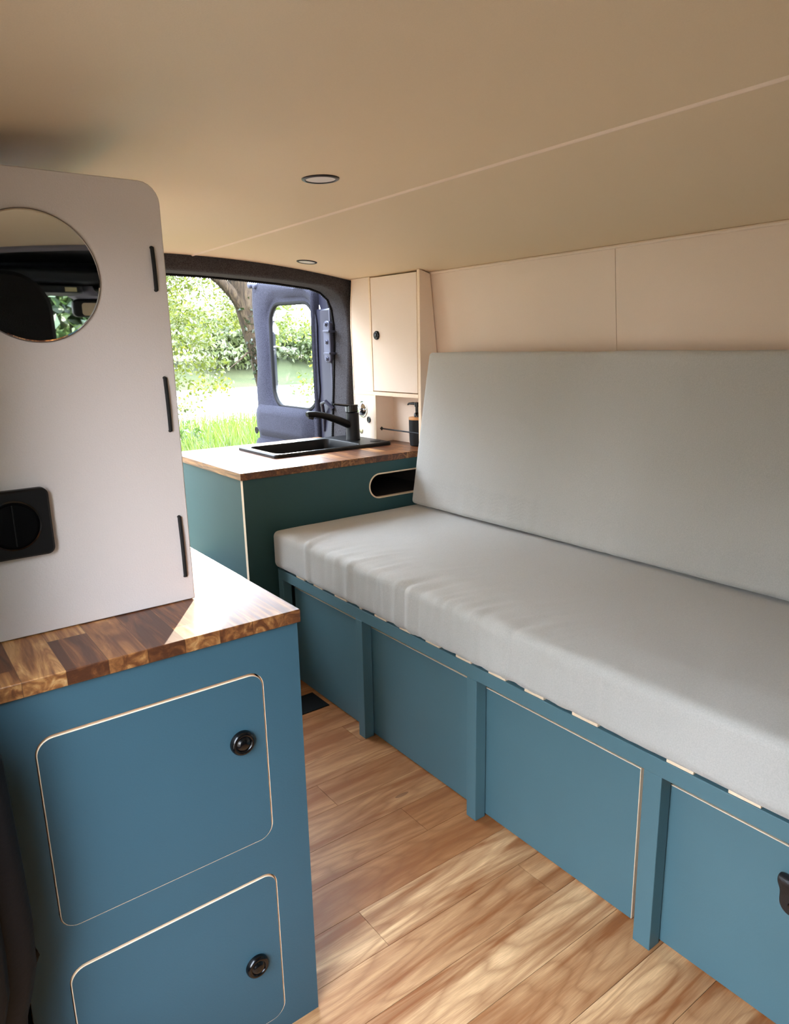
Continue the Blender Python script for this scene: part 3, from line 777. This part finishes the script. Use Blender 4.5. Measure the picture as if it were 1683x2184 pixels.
m = MB(); m.box(.672, .714, -1.0215, -1.0195, 1.2705, 1.2865); m.obj('sticker', STICK, vs, label='cream sticker')
m = MB(); m.tube([(.70, -1.19, 1.285), (.70, -1.20, 1.294)], .006, 8); m.obj('hinge_rod', CABDARK, vs)
cons = MB(); cons.loft([[(.79+.085*sx*k+ox, y, 1.293-dz) for sx, dz in ((-1, .0), (-.9, .018), (-.5, .034), (.5, .034), (.9, .018), (1, .0))] for y, k, ox in ((-1.02, .6, .03), (-1.08, .9, .02), (-1.2, 1.0, .02), (-1.34, .9, .03))], False)
o = cons.obj('overhead_console', GREYC, ang=70); o.modifiers.new('s', 'SOLIDIFY').thickness = .004
tag(o, 'light grey curved console above the inside mirror, seen in the round mirror', 'console')
rv = thing('rear_view_mirror', 'black rear view mirror hanging at the top of the windscreen', 'mirror', (.85, -1.25, 1.22))
m = MB(); m.prism(rrect(.742, .975, 1.188, 1.258, .02, 6), 'y', -1.225, -1.262, cham=.006, cham_b=True); m.obj('housing', BLACKM, rv, ang=40)
m = MB(); m.prism(rrect(.775, .968, 1.193, 1.243, .012, 6), 'y', -1.2245, -1.2235); m.obj('mirror_glass', MIRROR, rv)
m = MB(); m.tube([(.85, -1.258, 1.235), (.85, -1.30, 1.275)], .010, 10); m.obj('stem', BLACKM, rv)
def cab_seat(x, lab):
    s = thing('cab_seat', lab, 'seat', (x, -.70, 0), 'front cab seats')
    m = MB(); m.prism([(-.98, .40), (-.44, .36), (-.42, .44), (-.48, .50), (-.98, .52), (-1.02, .47)], 'x', x-.25, x+.25); m.obj('seat_base', SEATM, s, bevel=.03, seg=3)
    m = MB(); m.prism([(-.56, .46), (-.44, .46), (-.38, .96), (-.41, 1.02), (-.47, 1.02), (-.51, .96)], 'x', x-.24, x+.24); m.obj('backrest', SEATM, s, bevel=.04, seg=4)
    m = MB(); m.prism(rrect(x-.145, x+.145, 1.04, 1.278, (.05, .05, .115, .115), 8), 'y', -.49, -.38, cham=.012, cham_b=True); m.obj('headrest', SEATM, s, bevel=.012, seg=3)
    for dx in (-.06, .06):
        m = MB(); m.tube([(x+dx, -.44, .98), (x+dx, -.44, 1.10)], .006, 8); m.obj('headrest_post', CHROME, s)
    m = MB(); m.box(x-.2, x+.2, -.95, -.5, 0, .4); m.obj('pedestal', CABDARK, s, bevel=.01)
cab_seat(.345, 'black cab seat with headrest, dark in the left of the round mirror')
cab_seat(1.30, 'black cab seat on the far side, behind the bench end')
# front bulkhead with windscreen opening, dashboard, cab sides
m = MB(); m.prism([[(-.08, -.1), (1.78, -.1), (1.78, 1.50), (-.08, 1.50)], rrect(.06, 1.64, .82, 1.284, .05)], 'y', -1.46, -1.36); struct(m.obj('wall_front', CABDARK, bevel=.006))
m = MB(); m.prism(rrect(.05, 1.65, .81, 1.294, .05), 'y', -1.420, -1.415); struct(m.obj('window_1', GLASS))
m = MB(); m.prism([(-1.355, .1), (-1.15, .1), (-1.05, .55), (-1.08, .78), (-1.20, .83), (-1.355, .84)], 'x', 0, 1.70); tag(m.obj('dashboard', CABDARK, bevel=.02), 'dark dashboard under the windscreen', 'dashboard')
for nm, x0, x1 in (('wall_cab_left', -.08, -.03), ('wall_cab_right', 1.70, 1.76)):
    m = MB(); m.prism([[(-1.46, -.1), (-.36, -.1), (-.36, 1.45), (-1.46, 1.45)], rrect(-1.28, -.55, .78, 1.22, .05)], 'x', x0, x1); struct(m.obj(nm, CABDARK))

# ------------------------------------------------------------------ outdoors
GZ = -.55
def gz(x, y):
    z = GZ
    if y > 13.5: z -= min(1, (y-13.5)/3.0)*.55
    if y > 34: z += min(1, (y-34)/5)*1.6
    return z
gv = []; gf = []
xs = list(np.concatenate([np.linspace(-90, -25, 10), np.linspace(-20, 40, 61), np.linspace(46, 120, 12)])); ys = list(np.concatenate([np.linspace(-70, -20, 8), np.linspace(-18, 50, 103), np.linspace(56, 140, 12)]))
for y in ys:
    for x in xs: gv.append((x, y, gz(x, y)+.05*noise.noise(Vector((x*.4, y*.4, 0)))))
nx = len(xs)
for j in range(len(ys)-1):
    for i in range(nx-1): gf.append((j*nx+i, j*nx+i+1, (j+1)*nx+i+1, (j+1)*nx+i))
struct(mesh_obj('ground', gv, gf, GROUND))
wtr = mesh_obj('river', [(-90, 15.2, -.92), (120, 15.2, -.92), (120, 36.0, -.92), (-90, 36.0, -.92)], [(0, 1, 2, 3)], WATER); struct(wtr)

def leaves(name, centres, n, size, mat, parent=None, seed=1, droop=.3):
    """n leaf blades scattered in blobs: centres = [(x,y,z,rx,ry,rz,weight)]"""
    g = np.random.default_rng(seed)
    C = np.array(centres, float); w = C[:, 6]/C[:, 6].sum()
    k = g.choice(len(C), n, p=w)
    d = g.normal(size=(n, 3)); d /= np.linalg.norm(d, axis=1)[:, None]
    rad = g.random(n)**.45
    P = C[k, :3]+d*rad[:, None]*C[k, 3:6]
    a = g.normal(size=(n, 3)); a[:, 2] -= droop; a /= np.linalg.norm(a, axis=1)[:, None]
    b = np.cross(a, g.normal(size=(n, 3))); b /= np.linalg.norm(b, axis=1)[:, None]
    nn = np.cross(a, b)
    s = size*(.6+.8*g.random(n))[:, None]
    V = np.stack([P, P+a*s*.45+b*s*.28+nn*s*.06, P+a*s, P+a*s*.45-b*s*.28+nn*s*.06], 1).reshape(-1, 3)
    F = np.arange(n*4).reshape(-1, 4).tolist()
    return mesh_obj(name, V, F, mat, parent, smooth=False)

# the leaning ivy-clad tree beyond the door
TB = Vector((2.75, 7.0, GZ))
tree = thing('ivy_tree', 'leaning rough-barked tree with ivy and a pale leafy crown behind the rear door', 'tree', TB)
from mathutils import Matrix as _M
YAW, PIT, ROL, FPX = 6.34835347e-01, 2.31181138e-01, 2.12120343e-02, 1513.27244
def cam_axes():
    ca, sa, cb, sb, cc, sc = math.cos(YAW), math.sin(YAW), math.cos(PIT), math.sin(PIT), math.cos(ROL), math.sin(ROL)
    f = Vector((sa*cb, ca*cb, -sb)); r = Vector((ca, -sa, 0)); d = f.cross(r)
    return cc*r+sc*d, -sc*r+cc*d, f
AX = cam_axes()
trunk_pts = [(3.62, 7.02, GZ-.05), (3.58, 7.01, .2), (3.53, 7.0, .55), (3.44, 7.0, .95), (3.36, 7.0, 1.25), (3.30, 7.0, 1.55), (3.25, 7.0, 1.85), (3.15, 7.0, 2.4), (3.05, 7.0, 3.2), (2.9, 7.0, 4.2)]
m = MB(); m.tube(trunk_pts, [.17, .125, .115, .110, .112, .120, .125, .12, .10, .08], 20)
for v in m.bm.verts:
    v.co += Vector((noise.noise(v.co*9), noise.noise(v.co*9+Vector((5, 0, 0))), 0))*.014
m.obj('trunk', BARK, tree, ang=80)
for pts, rs in (([(3.31, 7.0, 1.42), (3.16, 6.98, 1.60), (3.02, 6.96, 1.72), (2.9, 6.95, 1.80), (2.7, 6.9, 1.98), (2.4, 6.8, 2.2)], [.07, .058, .05, .046, .04, .03]),
                ([(3.42, 7.0, 1.02), (3.28, 6.98, 1.0), (3.18, 6.95, .93), (3.05, 6.9, .86)], [.012, .010, .008, .004]),
                ([(3.2, 7.0, 2.1), (3.5, 7.1, 2.5), (3.9, 7.3, 2.9)], [.06, .05, .03])):
    m = MB(); m.tube(pts, rs, 10); m.obj('branch', BARK, tree, ang=80)
iv = [(p[0], p[1]-.06, p[2], .10, .08, .14, 1) for p in [(3.50, 7, .62), (3.45, 7, .85), (3.40, 7, 1.02), (3.36, 7, 1.12), (3.34, 7, 1.3), (3.33, 7, 1.45), (3.40, 7, .95), (3.45, 7.0, .75)]]
o = leaves('ivy', iv, 800, .05, LEAFI, tree, 3); o['kind'] = 'stuff'
g = np.random.default_rng(11); cr = []
def clear(x, y, z):         # the crown is thin around the trunk
    k = 7.0/y; xt = np.interp(1.05+(z-1.05)*k, [p[2] for p in trunk_pts], [p[0] for p in trunk_pts])
    return x*k < xt-.46 or y > 7.75
while len(cr) < 120:
    c_ = (g.uniform(1.6, 5.0), g.uniform(5.6, 9.5), g.uniform(1.15, 3.4))
    if clear(*c_): cr.append((*c_, .33, .33, .20, 1))
for i in range(60):         # sprays that hang lower, thinning out downwards
    c_ = (g.uniform(1.7, 3.4), g.uniform(5.6, 8.5), 1.2-.75*g.random()**1.6)
    if clear(*c_): cr.append((*c_, .24, .3, .10, .40))
o = leaves('foliage', cr, 42000, .044, LEAFY, tree, 5); o['kind'] = 'stuff'

def bush(x, y, z, rx, rz, n, mat, lab, seed, size=.12, nm='bush', grp=None):
    g = np.random.default_rng(seed)
    c = [(x+g.uniform(-.6, .6)*rx, y+g.uniform(-.4, .4)*rx, z+g.uniform(.2, .8)*rz, rx*.42, rx*.42, rz*.32, 1) for _ in range(14)]
    root = thing(nm, lab, 'bush' if nm == 'bush' else 'shrub', (x, y, z), grp)
    f = leaves('foliage', c, n, size, mat, root, seed); f['kind'] = 'stuff'
    m = MB()
    for k in range(4):
        a = g.uniform(0, 6.28); m.tube([(x+.05*math.cos(a), y+.05*math.sin(a), z-.1), (x+.25*rx*math.cos(a), y+.25*rx*math.sin(a), z+rz*.5)], [.05*rx/2+.01, .01], 6)
    m.obj('stems', BARK, root)
FB = 'bushes on the far river bank'
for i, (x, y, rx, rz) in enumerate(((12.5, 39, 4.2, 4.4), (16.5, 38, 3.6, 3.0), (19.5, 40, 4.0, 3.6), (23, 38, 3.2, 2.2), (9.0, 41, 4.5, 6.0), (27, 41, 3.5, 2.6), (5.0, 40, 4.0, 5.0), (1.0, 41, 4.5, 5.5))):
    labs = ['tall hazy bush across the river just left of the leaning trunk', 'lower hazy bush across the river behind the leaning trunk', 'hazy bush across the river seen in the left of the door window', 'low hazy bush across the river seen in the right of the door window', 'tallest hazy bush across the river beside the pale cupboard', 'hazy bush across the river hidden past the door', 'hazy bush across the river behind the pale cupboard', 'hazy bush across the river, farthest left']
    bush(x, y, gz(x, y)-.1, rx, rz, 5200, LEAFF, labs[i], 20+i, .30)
bush(2.95, 8.9, GZ, .55, .75, 700, LEAFD, 'small dark-leaved shrub in the grass beside the pale cupboard edge', 41, .06, 'shrub')
bush(5.7, 9.2, GZ, .9, 1.25, 2600, LEAFY, 'leafy green shrub seen through the open door window', 42, .06, 'shrub')
bush(7.0, 10.6, GZ, 1.0, 1.7, 4200, LEAFY, 'pale green shrub at the right of the door window', 43, .06, 'shrub')
FH = 'hedge in front of the windscreen'
for i, (x, y, rx, rz) in enumerate(((-2.6, -6.0, 2.0, 5.6), (1.5, -6.2, 2.1, 5.4), (4.0, -6.8, 1.9, 5.8), (6.2, -6.5, 2.0, 5.6))):
    labs = ['dark hedge bush beyond the windscreen, left end', 'dark hedge bush seen through the windscreen beside the headrest reflection', 'dark hedge bush beyond the rear view mirror', 'dark hedge bush beyond the windscreen, right end']
    bush(x, y, GZ, rx, rz, 34000, LEAFD, labs[i], 60+i, .13)

for i, (x, y, rx, rz) in enumerate(((-9, -4, 2.6, 3.6), (-9.5, .2, 2.6, 3.8), (-9, 4.2, 2.6, 3.6), (-8, 8.5, 2.8, 5.5), (-3.6, 9.5, 2.4, 6.0), (-.4, 12.5, 2.2, 6.0))):  # unseen trees, added to block sky light at the side and rear openings
    bush(x, y, GZ, rx, rz, 6000, LEAFD, ['unseen bushy tree added to block low sky, nearest the cab', 'unseen bushy tree added to block low sky, straight out from the sliding door', 'unseen bushy tree added to block low sky, level with the sink', 'unseen bushy tree added to block sky light, beyond the rear', 'unseen bushy tree added to dim the rear opening, sliding door side', 'unseen bushy tree added to dim the rear opening, straight behind the van'][i], 80+i, .28)
# tall grass on the near bank
g = np.random.default_rng(99); V = []; F = []
def blades(n, x0, x1, y0, y1, h0, h1):
    for _ in range(n):
        y = g.uniform(y0, y1); x = g.uniform(x0, x1)*y/8
        h = g.uniform(h0, h1); a = g.uniform(0, 6.28); w = g.uniform(.005, .011); lean = g.uniform(.05, .45)*h; b = g.uniform(0, 6.28)
        z = gz(x, y); ux, uy = math.cos(a)*w, math.sin(a)*w; lx, ly = math.cos(b)*lean, math.sin(b)*lean
        k = len(V)
        V.extend([(x-ux, y-uy, z), (x+ux, y+uy, z), (x-ux*.8+lx*.3, y-uy*.8+ly*.3, z+h*.55), (x+ux*.8+lx*.3, y+uy*.8+ly*.3, z+h*.55), (x+lx, y+ly, z+h)])
        F.extend([(k, k+1, k+3, k+2), (k+2, k+3, k+4)])
blades(9000, 2.2, 5.6, 5.5, 14.0, .22, .62)
blades(2600, 2.2, 3.9, 5.5, 8.5, .35, .80)
blades(2500, -1.0, 2.4, 4.5, 14, .2, .5)
o = mesh_obj('tall_grass', V, F, GRASSM, smooth=False); o['kind'] = 'stuff'; o['label'] = 'tall fresh green grass on the near river bank'; o['category'] = 'grass'

# ------------------------------------------------------------------ light
SUN_AZ = Vector((.56, .83, 0)).normalized(); EL = R(11.5)
sd_ = Vector((SUN_AZ.x*math.cos(EL), SUN_AZ.y*math.cos(EL), math.sin(EL)))
L = bpy.data.lights.new('sun', 'SUN'); L.energy = 40; L.angle = R(.7); L.color = (1, .91, .76)
so = bpy.data.objects.new('sun', L); COL.objects.link(so); so.rotation_euler = sd_.to_track_quat('Z', 'Y').to_euler(); so.location = sd_*20

w = bpy.data.worlds.new('sky'); scene.world = w; w.use_nodes = True
nt = w.node_tree; nt.nodes.clear()
def N(typ, **kw):
    n = nt.nodes.new(typ)
    for k, v in kw.items(): setattr(n, k, v)
    return n
out = N('ShaderNodeOutputWorld'); bg = N('ShaderNodeBackground'); nt.links.new(bg.outputs[0], out.inputs[0])
tc = N('ShaderNodeTexCoord'); sp_ = N('ShaderNodeSeparateXYZ'); nt.links.new(tc.outputs['Generated'], sp_.inputs[0])
rp = N('ShaderNodeValToRGB'); nt.links.new(sp_.outputs[2], rp.inputs[0])
e = rp.color_ramp.elements; e[0].position = 0; e[0].color = (.95, .94, 1.0, 1); e[1].position = .55; e[1].color = (.74, .86, 1.02, 1)
dt = N('ShaderNodeVectorMath', operation='DOT_PRODUCT'); nt.links.new(tc.outputs['Generated'], dt.inputs[0]); dt.inputs[1].default_value = sd_
mx = N('ShaderNodeMath', operation='MAXIMUM'); nt.links.new(dt.outputs['Value'], mx.inputs[0]); mx.inputs[1].default_value = 0
pw = N('ShaderNodeMath', operation='POWER'); nt.links.new(mx.outputs[0], pw.inputs[0]); pw.inputs[1].default_value = 6
ml = N('ShaderNodeMath', operation='MULTIPLY_ADD'); nt.links.new(pw.outputs[0], ml.inputs[0]); ml.inputs[1].default_value = 2.5; ml.inputs[2].default_value = 1.0
st = N('ShaderNodeMath', operation='MULTIPLY'); nt.links.new(ml.outputs[0], st.inputs[0]); st.inputs[1].default_value = 14.0
nt.links.new(rp.outputs[0], bg.inputs[0]); nt.links.new(st.outputs[0], bg.inputs[1])

# ------------------------------------------------------------------ camera
cam = bpy.data.cameras.new('camera'); co = bpy.data.objects.new('camera', cam); COL.objects.link(co)
r_, d_, f_ = AX
mw = Matrix(((r_.x, -d_.x, -f_.x, 0), (r_.y, -d_.y, -f_.y, 0), (r_.z, -d_.z, -f_.z, 1.05), (0, 0, 0, 1)))
co.matrix_world = mw
cam.sensor_fit = 'HORIZONTAL'; cam.sensor_width = 36; cam.lens = 36*FPX/1683; cam.clip_start = .01; cam.clip_end = 500
scene.camera = co
scene.view_settings.view_transform = 'Standard'; scene.view_settings.look = 'None'; scene.view_settings.gamma = 1.0; scene.view_settings.use_curve_mapping = False
scene.view_settings.exposure = 0.36
scene.cycles.use_denoising = True
scene.cycles.max_bounces = 14; scene.cycles.diffuse_bounces = 8; scene.cycles.transparent_max_bounces = 16
scene.cycles.sample_clamp_indirect = 12.0
